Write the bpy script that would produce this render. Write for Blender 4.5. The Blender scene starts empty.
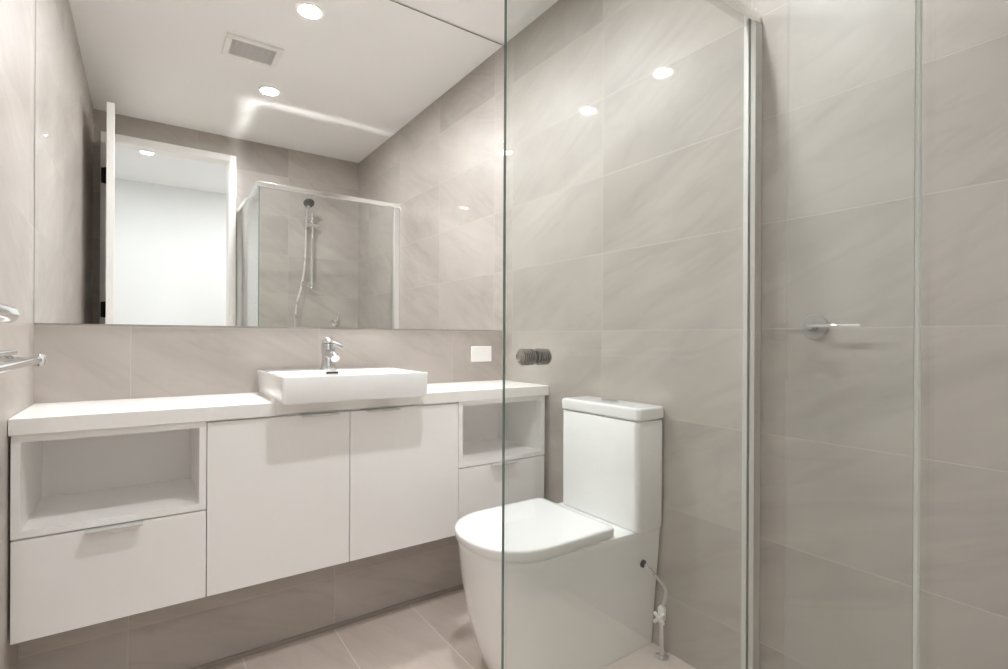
import bpy, bmesh, math, random
from mathutils import Vector, Matrix
C = bpy.context.scene.collection
S = bpy.context.scene

# ------------------------------------------------------------------ dimensions (metres, camera stands at x=0, y=0)
XR, YB, XL, YF, H = 1.4627, 2.1124, -0.2791, -0.026, 2.53
TP = 0.3022                       # tile pitch
TZ = 1.0955                       # height of one tile joint

# ------------------------------------------------------------------ camera
yaw, roll, eye = 0.6095, 0.0049, 1.0629
cam = bpy.data.cameras.new('camera')
cam.sensor_width = 36.0
cam.lens = 513.965 / 1008 * 36.0
cam.shift_y = (338.661 - 334.5) / 1008
cam.clip_start = 0.01
co = bpy.data.objects.new('camera', cam); C.objects.link(co)
R_ = Vector((math.cos(yaw), -math.sin(yaw), 0)); F_ = Vector((math.sin(yaw), math.cos(yaw), 0)); Z_ = Vector((0, 0, 1))
right = R_ * math.cos(roll) + Z_ * math.sin(roll)
up = Z_ * math.cos(roll) - R_ * math.sin(roll)
m = Matrix((right, up, -F_)).transposed().to_4x4()
m.translation = Vector((0, 0, eye))
co.matrix_world = m
S.camera = co

# ------------------------------------------------------------------ world, exposure, light paths
w = bpy.data.worlds.new('world'); S.world = w; w.use_nodes = True
w.node_tree.nodes['Background'].inputs[0].default_value = (1, 1, 1, 1)
w.node_tree.nodes['Background'].inputs[1].default_value = 0.5
S.view_settings.view_transform = 'Standard'
S.view_settings.look = 'None'
S.view_settings.exposure = 2.42
S.view_settings.gamma = 1.0
S.view_settings.use_curve_mapping = False
S.cycles.max_bounces = 14
S.cycles.diffuse_bounces = 8
S.cycles.glossy_bounces = 8
S.cycles.transparent_max_bounces = 16
S.cycles.use_denoising = True
S.cycles.use_guiding = True
S.cycles.sample_clamp_indirect = 25.0
S.cycles.blur_glossy = 0.0
LAMP = 150.0                      # radiance of the bathroom downlights
HALL = 115.0                      # radiance of the hall downlights


# ------------------------------------------------------------------ materials
def lin(c):
    return tuple(((v / 255) / 12.92 if v / 255 <= .04045 else ((v / 255 + .055) / 1.055) ** 2.4) for v in c) + (1,)


def new_mat(name):
    mt = bpy.data.materials.new(name); mt.use_nodes = True
    nt = mt.node_tree
    return mt, nt, nt.nodes['Principled BSDF']


def mat(name, col, rough=.5, metal=0, spec=.5, noise=0.0, coat=0, bump=0.0):
    mt, nt, b = new_mat(name)
    b.inputs['Base Color'].default_value = col if len(col) == 4 else tuple(col) + (1,)
    b.inputs['Roughness'].default_value = rough
    b.inputs['Metallic'].default_value = metal
    b.inputs['Specular IOR Level'].default_value = spec
    b.inputs['Coat Weight'].default_value = coat
    b.inputs['Coat Roughness'].default_value = .04
    if noise or bump:
        tc = nt.nodes.new('ShaderNodeTexCoord')
        n = nt.nodes.new('ShaderNodeTexNoise'); n.inputs['Scale'].default_value = 14; n.inputs['Detail'].default_value = 5
        nt.links.new(tc.outputs['Object'], n.inputs['Vector'])
    if noise:
        r = nt.nodes.new('ShaderNodeMapRange')
        r.inputs['To Min'].default_value = max(0, rough - noise); r.inputs['To Max'].default_value = rough + noise
        nt.links.new(n.outputs['Fac'], r.inputs['Value']); nt.links.new(r.outputs['Result'], b.inputs['Roughness'])
    if bump:
        bp = nt.nodes.new('ShaderNodeBump'); bp.inputs['Strength'].default_value = bump; bp.inputs['Distance'].default_value = .002
        nt.links.new(n.outputs['Fac'], bp.inputs['Height']); nt.links.new(bp.outputs['Normal'], b.inputs['Normal'])
    return mt


def tile_mat(name, ua, up_, uo, va, vp, vo, light, dark, grout, rough=.42, ang=.45, groutw=.0016, contrast=.62, scale=.75):
    """Large format stone-look tiles laid in a straight grid; each tile has its own run of the veining."""
    mt, nt, b = new_mat(name)
    N, L = nt.nodes.new, nt.links.new
    geo = N('ShaderNodeNewGeometry'); sep = N('ShaderNodeSeparateXYZ'); L(geo.outputs['Position'], sep.inputs[0])

    def M(op, a, b_=None, c=None):
        n = N('ShaderNodeMath'); n.operation = op
        for i, v in enumerate((a, b_, c)):
            if v is None: continue
            if isinstance(v, (int, float)): n.inputs[i].default_value = v
            else: L(v, n.inputs[i])
        return n.outputs[0]
    u = M('DIVIDE', M('SUBTRACT', sep.outputs[ua], uo), up_)
    v = M('DIVIDE', M('SUBTRACT', sep.outputs[va], vo), vp)
    fu, fv = M('FLOOR', u), M('FLOOR', v)
    du = M('MULTIPLY', M('SUBTRACT', .5, M('ABSOLUTE', M('SUBTRACT', M('SUBTRACT', u, fu), .5))), up_)
    dv = M('MULTIPLY', M('SUBTRACT', .5, M('ABSOLUTE', M('SUBTRACT', M('SUBTRACT', v, fv), .5))), vp)
    d = M('MINIMUM', du, dv)
    mr = N('ShaderNodeMapRange'); mr.inputs['From Min'].default_value = groutw * .6; mr.inputs['From Max'].default_value = groutw * 1.3
    L(d, mr.inputs['Value']); g = mr.outputs['Result']
    cid = N('ShaderNodeCombineXYZ'); L(fu, cid.inputs[0]); L(fv, cid.inputs[1])
    wn = N('ShaderNodeTexWhiteNoise'); wn.noise_dimensions = '3D'; L(cid.outputs[0], wn.inputs['Vector'])
    pos = N('ShaderNodeCombineXYZ'); L(sep.outputs[ua], pos.inputs[0]); L(sep.outputs[va], pos.inputs[1])
    L(M('MULTIPLY', wn.outputs['Value'], 20), pos.inputs[2])
    mp = N('ShaderNodeMapping'); mp.inputs['Rotation'].default_value = (0, 0, ang)
    L(pos.outputs[0], mp.inputs['Vector'])
    mp2 = N('ShaderNodeMapping'); mp2.inputs['Scale'].default_value = (1.6 * scale, 7.5 * scale, 1)
    L(mp.outputs[0], mp2.inputs['Vector'])
    n1 = N('ShaderNodeTexNoise'); n1.inputs['Scale'].default_value = 1.0; n1.inputs['Detail'].default_value = 7
    n1.inputs['Roughness'].default_value = .6; n1.inputs['Distortion'].default_value = .9
    L(mp2.outputs[0], n1.inputs['Vector'])
    n2 = N('ShaderNodeTexNoise'); n2.inputs['Scale'].default_value = 2.4 * scale; n2.inputs['Detail'].default_value = 3
    L(pos.outputs[0], n2.inputs['Vector'])
    mp3 = N('ShaderNodeMapping'); mp3.inputs['Scale'].default_value = (1.1 * scale, 4 * scale, 1); mp3.inputs['Location'].default_value = (5, 3, 1)
    L(mp.outputs[0], mp3.inputs['Vector'])
    n3 = N('ShaderNodeTexNoise'); n3.inputs['Scale'].default_value = 1.3; n3.inputs['Detail'].default_value = 4; n3.inputs['Distortion'].default_value = 1.4
    L(mp3.outputs[0], n3.inputs['Vector'])
    vein = M('SUBTRACT', 1, M('MINIMUM', 1, M('MULTIPLY', M('ABSOLUTE', M('SUBTRACT', n3.outputs['Fac'], .5)), 28)))
    f = M('ADD', M('MULTIPLY', M('SUBTRACT', n1.outputs['Fac'], .5), 2.2 * contrast), M('MULTIPLY', M('SUBTRACT', n2.outputs['Fac'], .5), 1.2 * contrast))
    f = M('ADD', M('ADD', f, .5), M('MULTIPLY', vein, .22 * contrast))
    f = M('ADD', f, M('MULTIPLY', M('SUBTRACT', wn.outputs['Value'], .5), .25))
    cr = N('ShaderNodeMix'); cr.data_type = 'RGBA'; cr.clamp_factor = True
    L(f, cr.inputs[0]); cr.inputs[6].default_value = light; cr.inputs[7].default_value = dark
    cg = N('ShaderNodeMix'); cg.data_type = 'RGBA'
    L(g, cg.inputs[0]); cg.inputs[6].default_value = grout; L(cr.outputs[2], cg.inputs[7])
    L(cg.outputs[2], b.inputs['Base Color'])
    rr = N('ShaderNodeMapRange'); rr.inputs['To Min'].default_value = .75; rr.inputs['To Max'].default_value = rough
    L(g, rr.inputs['Value']); L(rr.outputs['Result'], b.inputs['Roughness'])
    bp = N('ShaderNodeBump'); bp.inputs['Strength'].default_value = .35; bp.inputs['Distance'].default_value = .001
    L(g, bp.inputs['Height']); L(bp.outputs['Normal'], b.inputs['Normal'])
    b.inputs['Specular IOR Level'].default_value = .5
    b.inputs['Coat Weight'].default_value = .16; b.inputs['Coat Roughness'].default_value = .02
    return mt


def glass_mat(name, tint):
    """Thin pane: clear with a slight tint, mirror reflection by true Fresnel on both faces."""
    mt = bpy.data.materials.new(name); mt.use_nodes = True; nt = mt.node_tree; nt.nodes.clear()
    N, L = nt.nodes.new, nt.links.new
    out = N('ShaderNodeOutputMaterial'); mix = N('ShaderNodeMixShader')
    tr = N('ShaderNodeBsdfTransparent'); tr.inputs[0].default_value = tint
    gl = N('ShaderNodeBsdfGlossy'); gl.inputs['Roughness'].default_value = 0.015
    geo = N('ShaderNodeNewGeometry'); mr = N('ShaderNodeMapRange')
    mr.inputs['To Min'].default_value = 1.5; mr.inputs['To Max'].default_value = 1 / 1.5
    L(geo.outputs['Backfacing'], mr.inputs['Value'])
    fr = N('ShaderNodeFresnel'); L(mr.outputs['Result'], fr.inputs['IOR'])
    L(fr.outputs[0], mix.inputs[0]); L(tr.outputs[0], mix.inputs[1]); L(gl.outputs[0], mix.inputs[2]); L(mix.outputs[0], out.inputs['Surface'])
    return mt


def emit_mat(name, col, strength):
    mt = bpy.data.materials.new(name); mt.use_nodes = True; nt = mt.node_tree; nt.nodes.clear()
    o = nt.nodes.new('ShaderNodeOutputMaterial'); e = nt.nodes.new('ShaderNodeEmission')
    e.inputs[0].default_value = col; e.inputs[1].default_value = strength
    nt.links.new(e.outputs[0], o.inputs['Surface'])
    return mt


TL, TD, TG = lin((189, 181, 174)), lin((156, 148, 141)), lin((186, 180, 173))
FL, FD = lin((216, 204, 196)), lin((186, 172, 163))
tile_right = tile_mat('stone_tile_right', 1, .60, 1.427, 2, TP, TZ, TL, TD, TG)
tile_left = tile_mat('stone_tile_left', 1, .60, 1.427, 2, TP, TZ, TL, TD, TG)
tile_back = tile_mat('stone_tile_back', 0, .61, -.038, 2, TP, TZ, TL, TD, TG)
tile_front = tile_mat('stone_tile_front', 0, .61, .30, 2, TP, TZ, TL, TD, TG)
tile_floor = tile_mat('stone_tile_floor', 0, .30, .27, 1, .60, 1.30, FL, FD, lin((232, 224, 214)), rough=.3, ang=1.2)
white_paint = mat('white_ceiling_paint', lin((243, 242, 240)), .8, bump=.05)
hall_paint = mat('white_hall_paint', lin((244, 245, 245)), .8, bump=.05)
hall_floor = mat('pale_hall_floor', lin((200, 190, 178)), .5)
gloss_paint = mat('white_gloss_paint', lin((238, 236, 232)), .3, noise=.05)
lacquer = mat('white_satin_lacquer', lin((244, 242, 240)), .30, bump=.02)
stone_top = mat('white_stone_top', lin((243, 241, 238)), .25, bump=.02)
ceramic = mat('white_glazed_ceramic', lin((243, 243, 242)), .08, coat=.5)
seat_plastic = mat('white_seat_plastic', lin((244, 244, 243)), .16)
plastic = mat('white_plastic', lin((240, 239, 236)), .3)
chrome = mat('polished_chrome', (.86, .87, .88), .06, 1, noise=.02)
dark_metal = mat('dark_hinge_metal', (.04, .04, .042), .35, .8, noise=.05)
alu = mat('bright_aluminium', (.94, .94, .93), .10, 1)
satin = mat('satin_aluminium', lin((214, 214, 210)), .38, .35)
tap_chrome = mat('tap_chrome', (.66, .67, .68), .14, 1)
dark_chrome = mat('ribbed_chrome', (.52, .52, .51), .12, 1)
slot_dark = mat('dark_slot', (.02, .02, .02), .5)
dark_face = mat('dark_spray_face', (.10, .11, .10), .35)
grille_mat = mat('grey_grille_plastic', lin((206, 203, 200)), .6)
cavity = mat('dark_duct', lin((165, 162, 158)), .8)
mirror_mat = mat('silvered_mirror', (.95, .955, .95), .0, 1)
mirror_edge = mat('mirror_edge', lin((185, 188, 184)), .3)
pane_mat = glass_mat('clear_shower_glass', (.975, .985, .98, 1))
pane_edge = mat('green_glass_edge', lin((112, 132, 123)), .2)
pane_edge_clear = glass_mat('polished_glass_edge', (.95, .965, .96, 1))
lit_edge_mat = mat('pale_lit_edge', lin((190, 192, 186)), .3)  # pale colour stands in for light caught on the pane edge
hose_mat = mat('braided_hose', (.75, .75, .74), .28, .9, noise=.06)
lamp_mat = emit_mat('lamp_lens', (.965, .985, 1, 1), LAMP)
hall_lamp_mat = emit_mat('hall_lamp_lens', (.95, .985, 1, 1), HALL)


# ------------------------------------------------------------------ mesh helpers
def bm_new(): return bmesh.new()


def box(bm, x0, x1, y0, y1, z0, z1, mi=0):
    vs = [bm.verts.new((x, y, z)) for z in (z0, z1) for x, y in ((x0, y0), (x1, y0), (x1, y1), (x0, y1))]
    fs = [(3, 2, 1, 0), (4, 5, 6, 7), (0, 1, 5, 4), (1, 2, 6, 5), (2, 3, 7, 6), (3, 0, 4, 7)]
    out = []
    for f in fs:
        fc = bm.faces.new([vs[i] for i in f]); fc.material_index = mi; out.append(fc)
    return out


def frame_of(d):
    d = Vector(d).normalized()
    a = Vector((0, 0, 1)) if abs(d.z) < .9 else Vector((1, 0, 0))
    s = d.cross(a).normalized()
    return s, d.cross(s).normalized()


def tube(bm, pts, r, n=14, cap=True):
    pts = [Vector(p) for p in pts]
    rs = r if isinstance(r, (list, tuple)) else [r] * len(pts)
    rings = []; s = None
    for i, p in enumerate(pts):
        d = (pts[min(i + 1, len(pts) - 1)] - pts[max(i - 1, 0)]).normalized()
        if s is None: s, t = frame_of(d)
        else:
            s = (s - d * s.dot(d)).normalized(); t = d.cross(s)
        rings.append([bm.verts.new(p + (s * math.cos(2 * math.pi * k / n) + t * math.sin(2 * math.pi * k / n)) * rs[i]) for k in range(n)])
    for a, b in zip(rings, rings[1:]):
        for k in range(n): bm.faces.new((a[k], a[(k + 1) % n], b[(k + 1) % n], b[k]))
    if cap:
        bm.faces.new(rings[0][::-1]); bm.faces.new(rings[-1])


def lathe(bm, base, axis, prof, n=32):
    """prof = [(distance along the axis, radius)...] closed with caps."""
    base = Vector(base); ax = Vector(axis).normalized()
    s, t = frame_of(ax); rings = []
    for h, r in prof:
        rings.append([bm.verts.new(base + ax * h + (s * math.cos(2 * math.pi * k / n) + t * math.sin(2 * math.pi * k / n)) * max(r, 1e-4)) for k in range(n)])
    for a, b in zip(rings, rings[1:]):
        for k in range(n): bm.faces.new((a[k], a[(k + 1) % n], b[(k + 1) % n], b[k]))
    bm.faces.new(rings[0][::-1]); bm.faces.new(rings[-1])


def loft(bm, rings, cap_bottom=True, cap_top=True):
    vr = [[bm.verts.new(p) for p in ring] for ring in rings]
    n = len(vr[0])
    for a, b in zip(vr, vr[1:]):
        for k in range(n): bm.faces.new((a[k], a[(k + 1) % n], b[(k + 1) % n], b[k]))
    if cap_bottom: bm.faces.new(vr[0][::-1])
    if cap_top: bm.faces.new(vr[-1])
    return vr


def smooth_curve(pts, k=8):
    P = [Vector(p) for p in pts]; P = [P[0] * 2 - P[1]] + P + [P[-1] * 2 - P[-2]]
    out = []
    for i in range(1, len(P) - 2):
        for j in range(k):
            t = j / k
            out.append(.5 * ((2 * P[i]) + (-P[i - 1] + P[i + 1]) * t + (2 * P[i - 1] - 5 * P[i] + 4 * P[i + 1] - P[i + 2]) * t * t + (-P[i - 1] + 3 * P[i] - 3 * P[i + 1] + P[i + 2]) * t ** 3))
    out.append(P[-2]); return out


def obj(name, bm, mats, parent=None, bevel=0, seg=2, smooth=False, sharp=40):
    bmesh.ops.recalc_face_normals(bm, faces=bm.faces[:])
    o_ = Vector((0, 0, 0))
    p = parent
    while p is not None:
        o_ += p.location; p = p.parent
    for v in bm.verts: v.co -= o_
    me = bpy.data.meshes.new(name); bm.to_mesh(me); bm.free()
    for mm in (mats if isinstance(mats, (list, tuple)) else [mats]): me.materials.append(mm)
    ob = bpy.data.objects.new(name, me); C.objects.link(ob)
    if parent is not None: ob.parent = parent
    if bevel:
        b = ob.modifiers.new('bevel', 'BEVEL'); b.width = bevel; b.segments = seg; b.limit_method = 'ANGLE'; b.angle_limit = math.radians(35)
        b.harden_normals = False
    if smooth or bevel:
        for f in me.polygons: f.use_smooth = True
        me.set_sharp_from_angle(angle=math.radians(sharp))
    return ob


def thing(name, loc, label, cat, group=None):
    o = bpy.data.objects.new(name, None); o.location = loc; o.empty_display_size = .05; C.objects.link(o)
    return tag(o, label, cat, group)


def tag(o, label, cat, group=None):
    o['label'] = label; o['category'] = cat
    if group: o['group'] = group
    return o


def struct(name, bm, mats, **k):
    o = obj(name, bm, mats, **k)
    if o.parent is None: o['kind'] = 'structure'
    return o


# ------------------------------------------------------------------ room shell
T = .10
HX0, HX1, HY0 = -1.6, 1.9, -1.75     # the hall beyond the doorway
DX0, DX1, DH = -.192, .495, 2.345    # clear door opening
bm = bm_new(); box(bm, XL - T, XR + T, YF - T, YB + T, -.1, 0); struct('floor', bm, tile_floor)
bm = bm_new(); box(bm, XL - T, XR + T, YF - T, YB + T, H, H + .1); struct('ceiling', bm, white_paint)
bm = bm_new(); box(bm, XL - T, XR + T, YB, YB + T, 0, H); struct('wall_back', bm, tile_back)
bm = bm_new(); box(bm, XR, XR + T, YF - T, YB, 0, H); struct('wall_right', bm, tile_right)
bm = bm_new(); box(bm, XL - T, XL, YF - T, YB, 0, H); struct('wall_left', bm, tile_left)
bm = bm_new()
box(bm, XL, DX0 - .035, YF - T, YF, 0, H); box(bm, DX1 + .035, XR, YF - T, YF, 0, H); box(bm, DX0 - .035, DX1 + .035, YF - T, YF, DH + .035, H)
struct('wall_front', bm, tile_front)
# door frame: jambs and head with a narrow face towards the bathroom
bm = bm_new()
for a, b in ((DX0 - .035, DX0), (DX1, DX1 + .035)): box(bm, a, b, YF - T - .012, YF + .006, 0, DH + .035)
box(bm, DX0, DX1, YF - T - .012, YF + .006, DH, DH + .035)
box(bm, DX0 - .050, DX0 - .004, YF, YF + .012, 0, DH + .050)
box(bm, DX1 + .004, DX1 + .050, YF, YF + .012, 0, DH + .050)
box(bm, DX0 - .004, DX1 + .004, YF, YF + .012, DH + .004, DH + .050)
struct('trim_1', bm, gloss_paint, bevel=.002)
# hall
bm = bm_new(); box(bm, HX0 - T, HX1 + T, HY0 - T, HY0, 0, H); struct('wall_hall_far', bm, hall_paint)
bm = bm_new(); box(bm, HX0 - T, HX0, HY0, YF - T, 0, H); struct('wall_hall_left', bm, hall_paint)
bm = bm_new(); box(bm, HX1, HX1 + T, HY0, YF - T, 0, H); struct('wall_hall_right', bm, hall_paint)
bm = bm_new(); box(bm, HX0 - T, HX1 + T, HY0 - T, YF - T, H, H + .1); struct('ceiling_hall', bm, hall_paint)
bm = bm_new(); box(bm, HX0 - T, HX1 + T, HY0 - T, YF - T, -.1, 0); struct('floor_hall', bm, hall_floor)
bm = bm_new(); box(bm, HX0, XL - T, YF - T, YF - T + .05, 0, H); box(bm, XR + T, HX1, YF - T, YF - T + .05, 0, H); struct('wall_hall_near', bm, hall_paint)
# tiled plinth under the wall-hung vanity, with its slim cover strip at the floor
PY = 1.896
bm = bm_new(); box(bm, XL, XR, PY, YB, 0, .290); struct('baseboard_back', bm, tile_back)
bm = bm_new(); box(bm, XL, XR, PY - .006, PY, 0, .016); struct('trim_2', bm, mat('grey_cove_strip', lin((150, 141, 132)), .4), bevel=.001)

# door leaf, swung open into the bathroom
hx, hy = -.188, YF + .014
ex, ey = -.158, .700
d = thing('door_1', (hx, hy, 0), 'white door leaf swung open beside the left tiled wall', 'door')
del d['label']; del d['category']; d['kind'] = 'structure'
dv = Vector((ex - hx, ey - hy, 0)); ln = dv.length; dv.normalize(); dn = Vector((dv.y, -dv.x, 0))   # dn points into the room


def leaf_pt(a, t, z): return Vector((hx, hy, 0)) + dv * a + dn * t + Vector((0, 0, z))


def leaf_box(bm, a0, a1, t0, t1, z0, z1):
    vs = [bm.verts.new(leaf_pt(a, t, z)) for z in (z0, z1) for a, t in ((a0, t0), (a1, t0), (a1, t1), (a0, t1))]
    for f in ((3, 2, 1, 0), (4, 5, 6, 7), (0, 1, 5, 4), (1, 2, 6, 5), (2, 3, 7, 6), (3, 0, 4, 7)): bm.faces.new([vs[i] for i in f])


bm = bm_new(); leaf_box(bm, .012, ln, -.018, .018, .012, 2.335); obj('door_leaf', bm, gloss_paint, d, bevel=.002)
for z in (.25, 1.24, 2.11):
    bm = bm_new(); leaf_box(bm, -.004, .050, -.0225, -.018, z - .05, z + .05); leaf_box(bm, -.0015, .002, -.050, -.018, z - .05, z + .05)
    tube(bm, [leaf_pt(.004, -.026, z - .052), leaf_pt(.004, -.026, z + .052)], .009)
    obj('hinge', bm, dark_metal, d)
bm = bm_new()
lathe(bm, leaf_pt(ln - .055, .018, 1.083), dn, [(0, .026), (.006, .026), (.008, .024)])
tube(bm, [leaf_pt(ln - .055, .024, 1.083), leaf_pt(ln - .055, .052, 1.083)], .009)
tube(bm, smooth_curve([leaf_pt(ln - .050, .056, 1.083), leaf_pt(ln - .10, .058, 1.083), leaf_pt(ln - .175, .056, 1.083)]), .0085)
obj('door_handle', bm, chrome, d, smooth=True)
bm = bm_new(); lathe(bm, leaf_pt(ln - .055, .018, 1.045), dn, [(0, .010), (.014, .010), (.03, .006), (.032, .005)]); obj('snib', bm, chrome, d, smooth=True)

# ------------------------------------------------------------------ mirror
MY = YB - .006
bm = bm_new()
for i, f in enumerate(box(bm, XL + .001, XR - .001, MY, YB - .0005, 1.104, 2.522)): f.material_index = 0 if i == 2 else 1
tag(obj('wall_mirror', bm, [mirror_mat, mirror_edge]), 'frameless mirror filling the wall above the tiled splashback', 'mirror')

# ------------------------------------------------------------------ downlights and exhaust vent
def downlight(x, y, lm, label, grp=None, r=.045):
    t = thing('downlight', (x, y, H), label, 'ceiling light', grp)
    bm = bm_new(); n = 40; prof = [(r, -.004), (r + .004, -.007), (r + .012, -.006), (r + .018, 0)]
    rings = [[bm.verts.new((x + rr * math.cos(2 * math.pi * k / n), y + rr * math.sin(2 * math.pi * k / n), H + z)) for k in range(n)] for rr, z in prof]
    for a, b in zip(rings, rings[1:]):
        for k in range(n): bm.faces.new((a[k], a[(k + 1) % n], b[(k + 1) % n], b[k]))
    o = obj('trim_ring', bm, gloss_paint, t, smooth=True)
    bm = bm_new(); lathe(bm, (x, y, H - .001), (0, 0, -1), [(0, r), (.003, r)], 40); obj('lens', bm, lm, t)


downlight(.60, 1.82, lamp_mat, 'round white recessed ceiling light above the basin, nearest the mirror')
downlight(.60, .907, lamp_mat, 'round white recessed ceiling light near the shower screen corner')
downlight(.006, -.756, hall_lamp_mat, 'small round ceiling light in the hall, seen through the doorway in the mirror', r=.04)
downlight(1.25, -.9, hall_lamp_mat, 'added unseen ceiling light further along the hall, for fill through the doorway', r=.05)  # added out of view to strengthen the hall fill

vx0, vx1, vy0, vy1 = .315, .575, 1.205, 1.425
t = thing('ceiling_vent', ((vx0 + vx1) / 2, (vy0 + vy1) / 2, H), 'square white exhaust vent with a grey grille in the ceiling', 'vent')
bm = bm_new()
for a in ((vx0, vx1, vy0, vy0 + .03), (vx0, vx1, vy1 - .03, vy1), (vx0, vx0 + .03, vy0 + .03, vy1 - .03), (vx1 - .03, vx1, vy0 + .03, vy1 - .03)):
    box(bm, *a, H - .012, H)
obj('vent_frame', bm, gloss_paint, t, bevel=.004)
bm = bm_new(); box(bm, vx0 + .03, vx1 - .03, vy0 + .03, vy1 - .03, H - .002, H); obj('duct_backing', bm, cavity, t)
bm = bm_new(); k = vy0 + .036
while k < vy1 - .036:
    box(bm, vx0 + .03, vx1 - .03, k, k + .006, H - .009, H - .003); k += .0105
k = vx0 + .05
while k < vx1 - .04:
    box(bm, k, k + .004, vy0 + .03, vy1 - .03, H - .0085, H - .0035); k += .03
obj('grille', bm, grille_mat, t)

# ------------------------------------------------------------------ vanity: benchtop and four wall-hung units
BF, BZ0, BZ1 = 1.745, .8145, .857
NX0, NX1, NYc = .339, .852, 1.762
bm = bm_new()
pl = [(XL + .001, YB), (XL + .001, BF), (NX0, BF), (NX0, NYc), (NX1, NYc), (NX1, BF), (XR - .001, BF), (XR - .001, YB)]
loft(bm, [[(x, y, BZ0) for x, y in pl], [(x, y, BZ1) for x, y in pl]])
tag(obj('benchtop', bm, stone_top, bevel=.002), 'long white stone benchtop running wall to wall under the mirror', 'benchtop')

CB, CT, CF = .292, .8135, 1.755
TH = .018


def pull(parent, x0, x1, z, name):
    """Thin lipped edge pull folded over the top of a front."""
    bm = bm_new()
    box(bm, x0, x1, CF - .028, CF + .012, z - .0002, z + .0018)
    box(bm, x0, x1, CF - .029, CF - .0275, z - .0035, z + .0018)
    obj(name, bm, satin, parent)


def door_unit(x0, x1, pull_x, label):
    t = thing('vanity_cabinet', ((x0 + x1) / 2, CF, CB), label, 'cabinet', 'white vanity cupboards under the benchtop')
    bm = bm_new(); box(bm, x0 + .001, x1 - .001, CF + TH + .001, YB - .002, CB + .001, CT); obj('carcass', bm, lacquer, t)
    bm = bm_new(); box(bm, x0 + .0012, x1 - .0012, CF, CF + TH, CB, CT - .0045)
    dd = obj('cabinet_door', bm, lacquer, t, bevel=.0008, seg=1)
    pull(dd, pull_x - .060, pull_x + .060, CT - .0045, 'edge_pull')


def niche_unit(x0, x1, pull_x, label, px=.062):
    t = thing('vanity_cabinet', ((x0 + x1) / 2, CF, CB), label, 'cabinet', 'white open niche units at the ends of the vanity')
    nb = .553
    bm = bm_new(); y1 = YB - .002
    box(bm, x0 + .001, x0 + .001 + TH, CF, y1, nb, CT); box(bm, x1 - .001 - TH, x1 - .001, CF, y1, nb, CT)
    box(bm, x0 + .001 + TH, x1 - .001 - TH, CF, y1, nb, nb + TH); box(bm, x0 + .001 + TH, x1 - .001 - TH, CF, y1, CT - TH, CT)
    box(bm, x0 + .001 + TH, x1 - .001 - TH, y1 - .012, y1, nb + TH, CT - TH)
    box(bm, x0 + .001, x1 - .001, CF + TH + .001, y1, CB + .001, nb)
    obj('carcass', bm, lacquer, t)
    bm = bm_new(); box(bm, x0 + .0012, x1 - .0012, CF, CF + TH, CB, nb - .005)
    dd = obj('drawer', bm, lacquer, t, bevel=.0008, seg=1)
    pull(dd, pull_x - px, pull_x + px, nb - .005, 'edge_pull')


niche_unit(-.275, .1515, -.065, 'white open niche with one drawer below, left end of the vanity by the wall')
door_unit(.1515, .580, .475, 'white cupboard with a plain door, left of the two under the basin')
door_unit(.580, 1.0105, .693, 'white cupboard with a plain door, right of the two under the basin')
niche_unit(1.0105, 1.447, 1.222, 'white open niche with one drawer below, right end of the vanity beside the toilet')

# ------------------------------------------------------------------ basin
sx0, sx1, sy0, sy1, sz0, sz1 = .341, .831, 1.66, 2.09, BZ1 + .0005, .942


def rrect(x0, x1, y0, y1, r, z, n=6):
    out = []
    for cx, cy, a0 in ((x1 - r, y1 - r, 0), (x0 + r, y1 - r, 90), (x0 + r, y0 + r, 180), (x1 - r, y0 + r, 270)):
        for k in range(n + 1):
            a = math.radians(a0 + 90 * k / n); out.append((cx + r * math.cos(a), cy + r * math.sin(a), z))
    return out


t = thing('basin', ((sx0 + sx1) / 2, (sy0 + sy1) / 2, sz0), 'white rectangular ceramic basin sitting on the benchtop', 'basin')
bm = bm_new()
wl, dk = .012, .125
bx0, bx1, by0, by1 = sx0 + wl, sx1 - wl, sy0 + wl, sy1 - dk
rings = [rrect(sx0 + .006, sx1 - .006, sy0 + .006, sy1 - .002, .008, sz0), rrect(sx0 + .002, sx1 - .002, sy0 + .002, sy1, .010, sz0 + .006),
         rrect(sx0, sx1, sy0, sy1, .010, sz1 - .003), rrect(sx0 + .001, sx1 - .001, sy0 + .001, sy1 - .001, .010, sz1 - .0008), rrect(sx0 + .003, sx1 - .003, sy0 + .003, sy1 - .003, .010, sz1),
         rrect(bx0 - .002, bx1 + .002, by0 - .002, by1 + .002, .022, sz1), rrect(bx0, bx1, by0, by1, .022, sz1 - .002),
         rrect(bx0 + .006, bx1 - .006, by0 + .006, by1 - .003, .03, sz1 - .045), rrect(bx0 + .03, bx1 - .03, by0 + .03, by1 - .02, .04, sz1 - .066), rrect(bx0 + .15, bx1 - .15, by0 + .1, by1 - .08, .04, sz1 - .070)]
loft(bm, rings)
obj('bowl', bm, ceramic, t, smooth=True, sharp=35)
bm = bm_new(); loft(bm, [[(x, by1 - .0035 + dy, z) for x, z in ((.558, sz1 - .0145), (.602, sz1 - .0145), (.602, sz1 - .0075), (.558, sz1 - .0075))] for dy in (-.0006, .004)])
obj('overflow_slot', bm, slot_dark, t)
bm = bm_new(); lathe(bm, (.585, (by0 + by1) / 2, sz1 - .0705), (0, 0, 1), [(0, .022), (.003, .022), (.005, .017), (.006, .004)]); obj('waste_plug', bm, chrome, t, smooth=True)

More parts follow.
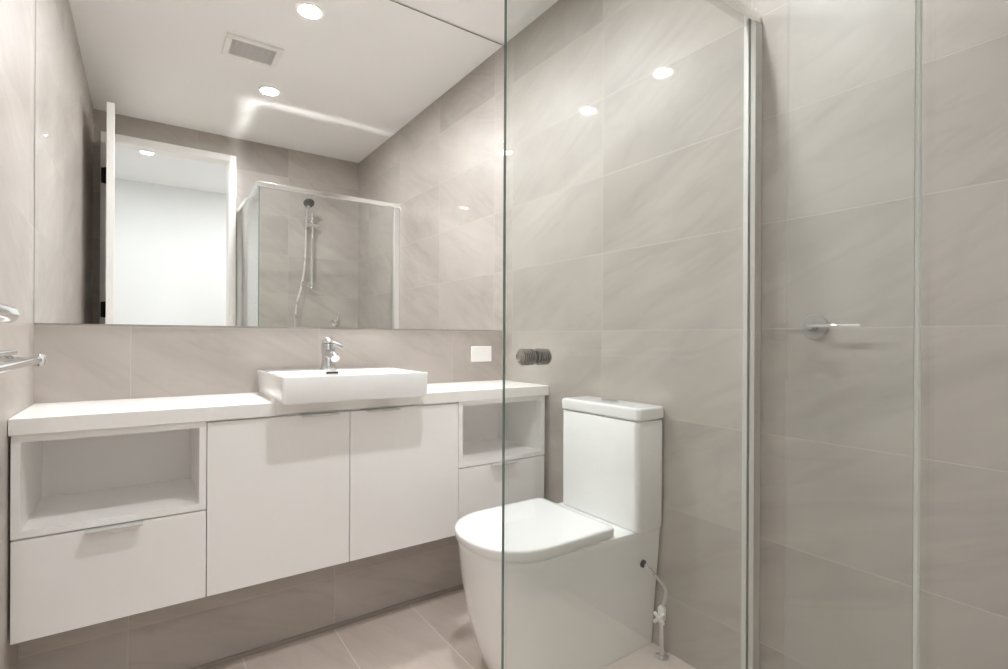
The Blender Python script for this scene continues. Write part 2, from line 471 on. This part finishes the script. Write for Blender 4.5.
# basin mixer tap
tx, ty = .577, 2.005
t = thing('basin_tap', (tx, ty, sz1), 'small chrome mixer tap standing on the back of the basin', 'tap')
bm = bm_new(); lathe(bm, (tx, ty, sz1), (0, 0, 1), [(0, .031), (.004, .031), (.008, .027), (.02, .0245), (.05, .0225), (.068, .025), (.092, .026), (.098, .024), (.101, .014)])
obj('tap_body', bm, tap_chrome, t, smooth=True)
bm = bm_new(); tube(bm, smooth_curve([(tx, ty - .008, sz1 + .058), (tx, ty - .035, sz1 + .060), (tx, ty - .070, sz1 + .054), (tx, ty - .088, sz1 + .044)]), [.0185] * 9 + [.017] * 8 + [.0155] * 8, 18)
obj('spout', bm, tap_chrome, t, smooth=True)
bm = bm_new(); lathe(bm, (tx, ty, sz1 + .092), (0, 0, 1), [(.004, .018), (.010, .0245), (.020, .022), (.028, .014), (.031, .003)])
tube(bm, smooth_curve([(tx + .006, ty - .006, sz1 + .102), (tx + .028, ty - .022, sz1 + .095), (tx + .048, ty - .034, sz1 + .086)]), [.009] * 8 + [.008] * 9, 12)
obj('lever', bm, tap_chrome, t, smooth=True)

# power outlet plate on the splashback
t = thing('power_outlet', (1.337, YB, .988), 'white rectangular power outlet plate on the splashback right of the basin', 'outlet')
bm = bm_new(); box(bm, 1.279, 1.396, YB - .008, YB - .0005, .951, 1.026); obj('plate', bm, plastic, t, bevel=.003)
for k in (1.316, 1.359):
    bm = bm_new(); box(bm, k - .007, k + .007, YB - .0105, YB - .008, 1.000, 1.016); obj('switch', bm, plastic, t, bevel=.001)

# ------------------------------------------------------------------ toilet
YC = 1.331
t = thing('toilet', (1.13, YC, 0), 'white back-to-wall toilet with a slim cistern against the right wall', 'toilet')


def dshape(xf, xc, hw, xb, z, n=28, rb=.0):
    out = []
    if rb:
        for k in range(7):
            a = math.radians(0 - 90 * k / 6); out.append((xb - rb + rb * math.cos(a), YC - hw + rb + rb * math.sin(a), z))
    else: out.append((xb, YC - hw, z))
    for k in range(n + 1):
        a = math.pi * 1.5 - math.pi * k / n
        ca, sa = math.cos(a), math.sin(a)
        e = .91
        out.append((xc + (xc - xf) * math.copysign(abs(ca) ** e, ca), YC + hw * math.copysign(abs(sa) ** e, sa), z))
    if rb:
        for k in range(7):
            a = math.radians(90 - 90 * k / 6); out.append((xb - rb + rb * math.cos(a), YC + hw - rb + rb * math.sin(a), z))
    else: out.append((xb, YC + hw, z))
    return out


xb = 1.456
bm = bm_new()
rings = [dshape(.900, 1.08, .153, xb, 0.0), dshape(.894, 1.08, .156, xb, .008), dshape(.858, 1.05, .163, xb, .10), dshape(.829, 1.02, .171, xb, .20),
         dshape(.812, 1.00, .180, xb, .30), dshape(.806, .985, .186, xb, .37), dshape(.803, .98, .1885, xb, .405), dshape(.803, .975, .189, xb, .419), dshape(.806, .975, .187, xb, .4235), dshape(.815, .975, .180, xb, .4245)]
loft(bm, rings)
obj('pan', bm, ceramic, t, smooth=True, sharp=50)
bm = bm_new()
loft(bm, [dshape(.802, .97, .184, 1.226, .4248, rb=.015), dshape(.799, .97, .186, 1.228, .427, rb=.018), dshape(.799, .97, .186, 1.228, .4305, rb=.018)])
obj('seat_ring', bm, seat_plastic, t, smooth=True, sharp=60)
bm = bm_new()
loft(bm, [dshape(.796, .97, .188, 1.233, .4306, rb=.018), dshape(.793, .97, .191, 1.236, .433, rb=.02), dshape(.791, .97, .1925, 1.238, .454, rb=.02),
          dshape(.792, .97, .192, 1.237, .4585, rb=.02), dshape(.796, .97, .189, 1.235, .4615, rb=.02), dshape(.812, .97, .178, 1.22, .4625, rb=.02)])
obj('seat_lid', bm, seat_plastic, t, smooth=True, sharp=60)
cy0, cy1, cx0 = 1.124, 1.504, 1.321
bm = bm_new()
loft(bm, [rrect(cx0 + .006, xb, cy0 + .004, cy1 - .004, .018, .4245), rrect(cx0 + .001, xb, cy0 + .001, cy1 - .001, .02, .431), rrect(cx0, xb, cy0, cy1, .02, .60), rrect(cx0, xb, cy0, cy1, .02, .787), rrect(cx0 + .002, xb, cy0 + .002, cy1 - .002, .02, .790), rrect(cx0 + .012, xb - .006, cy0 + .012, cy1 - .012, .018, .7905), rrect(cx0 + .012, xb - .006, cy0 + .012, cy1 - .012, .018, .7955)])
obj('cistern', bm, ceramic, t, smooth=True, sharp=35)
bm = bm_new()
a = .003
prof = [(.004, .7955), (.001, .7965), (0, .798), (0, .826), (.0008, .830), (.003, .8335), (.0065, .8355), (.012, .8362), (.03, .8366)]
loft(bm, [rrect(cx0 - a + k, xb + .002 - k * .6, cy0 - a + k, cy1 + a - k, .018, z) for k, z in prof])
obj('cistern_lid', bm, ceramic, t, smooth=True, sharp=18)
bm = bm_new()
by_ = 1.312
loft(bm, [rrect(1.366, 1.406, by_ - .037, by_ + .037, .0195, z, 10) for z in (.8366, .8415)] + [rrect(1.369, 1.403, by_ - .034, by_ + .034, .0165, .843, 10)])
obj('flush_button', bm, tap_chrome, t, smooth=True)

# stop valve and hose beside the toilet
vx, vy = 1.418, 1.103
t = thing('water_valve', (vx, vy, 0), 'white cross-handled stop valve and hose between the toilet and right wall', 'valve')
bm = bm_new(); tube(bm, [(vx, vy, 0), (vx, vy, .165)], .008); lathe(bm, (vx, vy, .0), (0, 0, 1), [(0, .024), (.004, .023), (.007, .012), (.009, .009)])
obj('riser_pipe', bm, chrome, t, smooth=True)
bm = bm_new(); lathe(bm, (vx, vy, .125), (0, 0, 1), [(0, .010), (.004, .013), (.04, .013), (.046, .009)])
tube(bm, [(vx, vy, .15), (vx - .026, vy - .012, .15)], .009)
obj('valve_body', bm, plastic, t, smooth=True)
bm = bm_new(); c = Vector((vx - .030, vy - .014, .15)); axv = Vector((-.9, -.42, 0)).normalized(); s_, t_ = frame_of(axv)
lathe(bm, c, axv, [(0, .008), (.012, .009), (.015, .005)])
for k in range(4):
    a = math.pi / 4 + k * math.pi / 2; dd_ = s_ * math.cos(a) + t_ * math.sin(a)
    tube(bm, [c + axv * .006 + dd_ * .004, c + axv * .006 + dd_ * .020, c + axv * .006 + dd_ * .023], [.005, .0062, .004], 10)
obj('cross_handle', bm, plastic, t, smooth=True)
bm = bm_new(); tube(bm, smooth_curve([(vx + .004, vy, .165), (vx + .012, vy - .004, .195), (vx + .012, vy - .006, .225), (vx - .008, vy - .004, .255), (1.386, 1.120, .290), (1.374, 1.1365, .310)]), .0052, 12)
obj('hose', bm, hose_mat, t, smooth=True)
bm = bm_new(); lathe(bm, (1.3745, 1.1475, .3095), (0, -1, .0), [(0, .013), (.0035, .013), (.0045, .007)]); obj('hose_grommet', bm, dark_metal, t, smooth=True)

# ------------------------------------------------------------------ shower screen (front fixed panel, sliding door and fixed panel on the side)
SX, SY, SZ = .563, .812, 2.005
t = thing('shower_screen', (SX, SY, 0), 'clear glass corner shower screen with slim bright metal rails', 'shower screen')


def pane(name, x0, x1, y0, y1, z0, z1, axis, parent, edge=None):
    """A 6 mm pane: clear faces, green polished edges."""
    bm = bm_new(); fs = box(bm, x0, x1, y0, y1, z0, z1)
    big = (2, 4) if axis == 'y' else (3, 5)
    for i, f in enumerate(fs): f.material_index = 0 if i in big else 1
    return obj(name, bm, [pane_mat, edge or pane_edge], parent)


G = .006
pane('fixed_glass_panel', SX + .012, XR - .014, SY - G / 2, SY + G / 2, .045, SZ - .012, 'y', t, pane_edge_clear)
door = pane('sliding_glass_door', SX - G / 2, SX + G / 2, .166, SY - .006, .045, SZ - .012, 'x', t)
bm = bm_new(); box(bm, SX - .0035, SX + .0035, .1625, .166, .045, SZ - .030); obj('lit_edge_strip', bm, lit_edge_mat, door, bevel=.001)  # added pale strip; the lit look of this pane edge is in its colour
pane('fixed_glass_panel', SX + .012, SX + .012 + G, YF + .016, .285, .045, SZ - .012, 'x', t, pane_edge_clear)
rw = .014
bm = bm_new(); box(bm, SX - rw, XR - .001, SY - rw, SY + rw, SZ - .030, SZ); obj('top_rail', bm, alu, t, bevel=.0015)
bm = bm_new(); box(bm, SX - rw, SX + rw + .008, YF + .001, SY - rw - .0005, SZ - .030, SZ); obj('top_rail', bm, alu, t, bevel=.0015)
bm = bm_new(); box(bm, SX - rw, XR - .001, SY - rw, SY + rw, 0, .045); obj('bottom_rail', bm, alu, t, bevel=.0015)
bm = bm_new(); box(bm, SX - rw, SX + rw + .008, YF + .001, SY - rw - .0005, 0, .045); obj('bottom_rail', bm, alu, t, bevel=.0015)
bm = bm_new()
box(bm, XR - .036, XR - .001, SY - .018, SY - .0035, .045, SZ - .030); box(bm, XR - .036, XR - .001, SY + .0035, SY + .018, .045, SZ - .030); box(bm, XR - .012, XR - .001, SY - .0035, SY + .0035, .045, SZ - .030)
obj('wall_channel', bm, satin, t, bevel=.001)
bm = bm_new(); box(bm, SX - .012, SX + .022, YF + .001, YF + .026, .045, SZ - .030); obj('wall_channel', bm, satin, t, bevel=.001)
kz, ky = 1.031, .714
bm = bm_new()
for sgn in (-1, 1):
    prof = [(0, .0118), (.0025, .0118)]
    for k in range(6):
        a = .003 + k * .0038; prof += [(a, .0118), (a + .0008, .0150), (a + .0026, .0150), (a + .0034, .0118)]
    prof += [(.0265, .0138), (.0275, .011)]
    lathe(bm, (SX + sgn * G / 2, ky, kz), (sgn, 0, 0), prof, 28)
obj('door_knob', bm, dark_chrome, door, smooth=True, sharp=30)

# ------------------------------------------------------------------ shower fittings
rx = 1.075
t = thing('handheld_shower', (rx, YF, 1.48), 'chrome handheld shower on a vertical slide bar, seen in the mirror', 'shower')
bm = bm_new(); tube(bm, [(rx, YF + .055, 1.46), (rx, YF + .055, 2.045)], .013)
for z in (1.485, 2.02):
    tube(bm, [(rx, YF + .0005, z), (rx, YF + .055, z)], .011); lathe(bm, (rx, YF + .0005, z), (0, 1, 0), [(0, .026), (.006, .025), (.012, .018), (.055, .018)])
obj('slide_bar', bm, chrome, t, smooth=True)
bm = bm_new(); tube(bm, [(rx - .062, YF + .062, 1.945), (rx + .045, YF + .062, 1.945)], .014); lathe(bm, (rx, YF + .055, 1.925), (0, 0, 1), [(0, .017), (.04, .017)])
obj('slider_bracket', bm, chrome, t, smooth=True)
hx_ = rx - .052
bm = bm_new(); tube(bm, smooth_curve([(hx_, YF + .078, 1.90), (hx_, YF + .09, 1.98), (hx_, YF + .115, 2.055), (hx_, YF + .145, 2.085)]), [.011] * 9 + [.012] * 8 + [.016] * 8, 16)
hdir = Vector((0, .72, -.69)).normalized()
lathe(bm, Vector((hx_, YF + .152, 2.10)) - hdir * .012, hdir, [(0, .012), (.006, .034), (.016, .042), (.024, .042)])
hd = obj('shower_head', bm, chrome, t, smooth=True)
bm = bm_new(); lathe(bm, Vector((hx_, YF + .152, 2.10)) + hdir * .0121, hdir, [(0, .039), (.002, .038)]); obj('spray_face', bm, dark_face, hd)
bm = bm_new(); tube(bm, smooth_curve([(hx_, YF + .078, 1.905), (hx_ - .004, YF + .075, 1.70), (hx_ - .03, YF + .085, 1.48), (hx_ - .075, YF + .10, 1.30), (hx_ - .08, YF + .11, 1.10), (hx_ - .01, YF + .10, .98), (rx + .09, YF + .08, 1.02), (rx + .11, YF + .045, 1.10)]), .0068, 12)
obj('hose', bm, hose_mat, t, smooth=True)
bm = bm_new(); lathe(bm, (rx + .11, YF + .0005, 1.12), (0, 1, 0), [(0, .026), (.005, .025), (.008, .013), (.045, .013), (.05, .008)]); obj('hose_outlet', bm, chrome, t, smooth=True)
# wire soap ring under the bar
bm = bm_new(); n = 28
ring = [Vector((rx + .035 + .05 * math.cos(2 * math.pi * k / n), YF + .075 + .035 * math.sin(2 * math.pi * k / n), 1.425 - .02 * math.cos(2 * math.pi * k / n))) for k in range(n + 1)]
tube(bm, ring, .0025, 8, cap=False); tube(bm, [(rx - .01, YF + .058, 1.44), (rx, YF + .055, 1.47)], .010)
obj('soap_ring', bm, chrome, t, smooth=True)

t = thing('shower_mixer', (1.281, YF, 1.19), 'chrome shower mixer low on the tiled wall, just above the mirror edge', 'tap')
bm = bm_new(); lathe(bm, (1.281, YF + .0005, 1.19), (0, 1, 0), [(0, .04), (.005, .039), (.008, .024), (.05, .022), (.058, .018)]); obj('mixer_body', bm, chrome, t, smooth=True)
bm = bm_new(); tube(bm, [(1.281, YF + .045, 1.20), (1.281, YF + .055, 1.26)], [.007, .005]); obj('lever', bm, chrome, t, smooth=True)

# round wall fitting with a slim arm inside the shower
hy_, hz_ = .648, 1.098
t = thing('wall_hook', (XR, hy_, hz_), 'small round metal wall fitting with a thin horizontal arm inside the shower', 'hook')
bm = bm_new(); lathe(bm, (XR - .0005, hy_, hz_), (-1, 0, 0), [(0, .034), (.004, .034), (.007, .031), (.008, .012), (.03, .011), (.033, .008)]); obj('rosette', bm, mat('brushed_steel', (.45, .44, .43), .5, 1, noise=.05), t, smooth=True)
bm = bm_new(); tube(bm, [(XR - .030, hy_ + .006, hz_ + .002), (XR - .030, hy_ - .115, hz_ + .002), (XR - .030, hy_ - .118, hz_ + .002)], [.0045, .0045, .003]); obj('arm', bm, chrome, t, smooth=True)

# towel rail on the left wall
tz, tx_ = 1.010, XL + .085
t = thing('towel_rail', (XL, 1.25, tz), 'chrome double towel rail on the left wall beside the vanity', 'towel rail')
for xx, zz, r in ((tx_, tz, .008), (XL + .045, tz + .018, .007)):
    bm = bm_new(); tube(bm, [(xx, .93, zz), (xx, 1.52, zz)], r); obj('bar', bm, chrome, t, smooth=True)
bm = bm_new(); lathe(bm, (tx_, 1.515, tz), (0, 1, 0), [(0, .009), (.002, .014), (.010, .0145), (.013, .011), (.017, .011), (.020, .0145), (.028, .014), (.031, .010)]); obj('end_cap', bm, chrome, t, smooth=True, sharp=30)
for yy in (.98, 1.485):
    bm = bm_new(); tube(bm, [(XL + .0005, yy, tz + .010), (tx_, yy, tz)], .007); lathe(bm, (XL + .0005, yy, tz + .010), (1, 0, 0), [(0, .022), (.006, .021), (.009, .01)]); obj('bracket', bm, chrome, t, smooth=True)
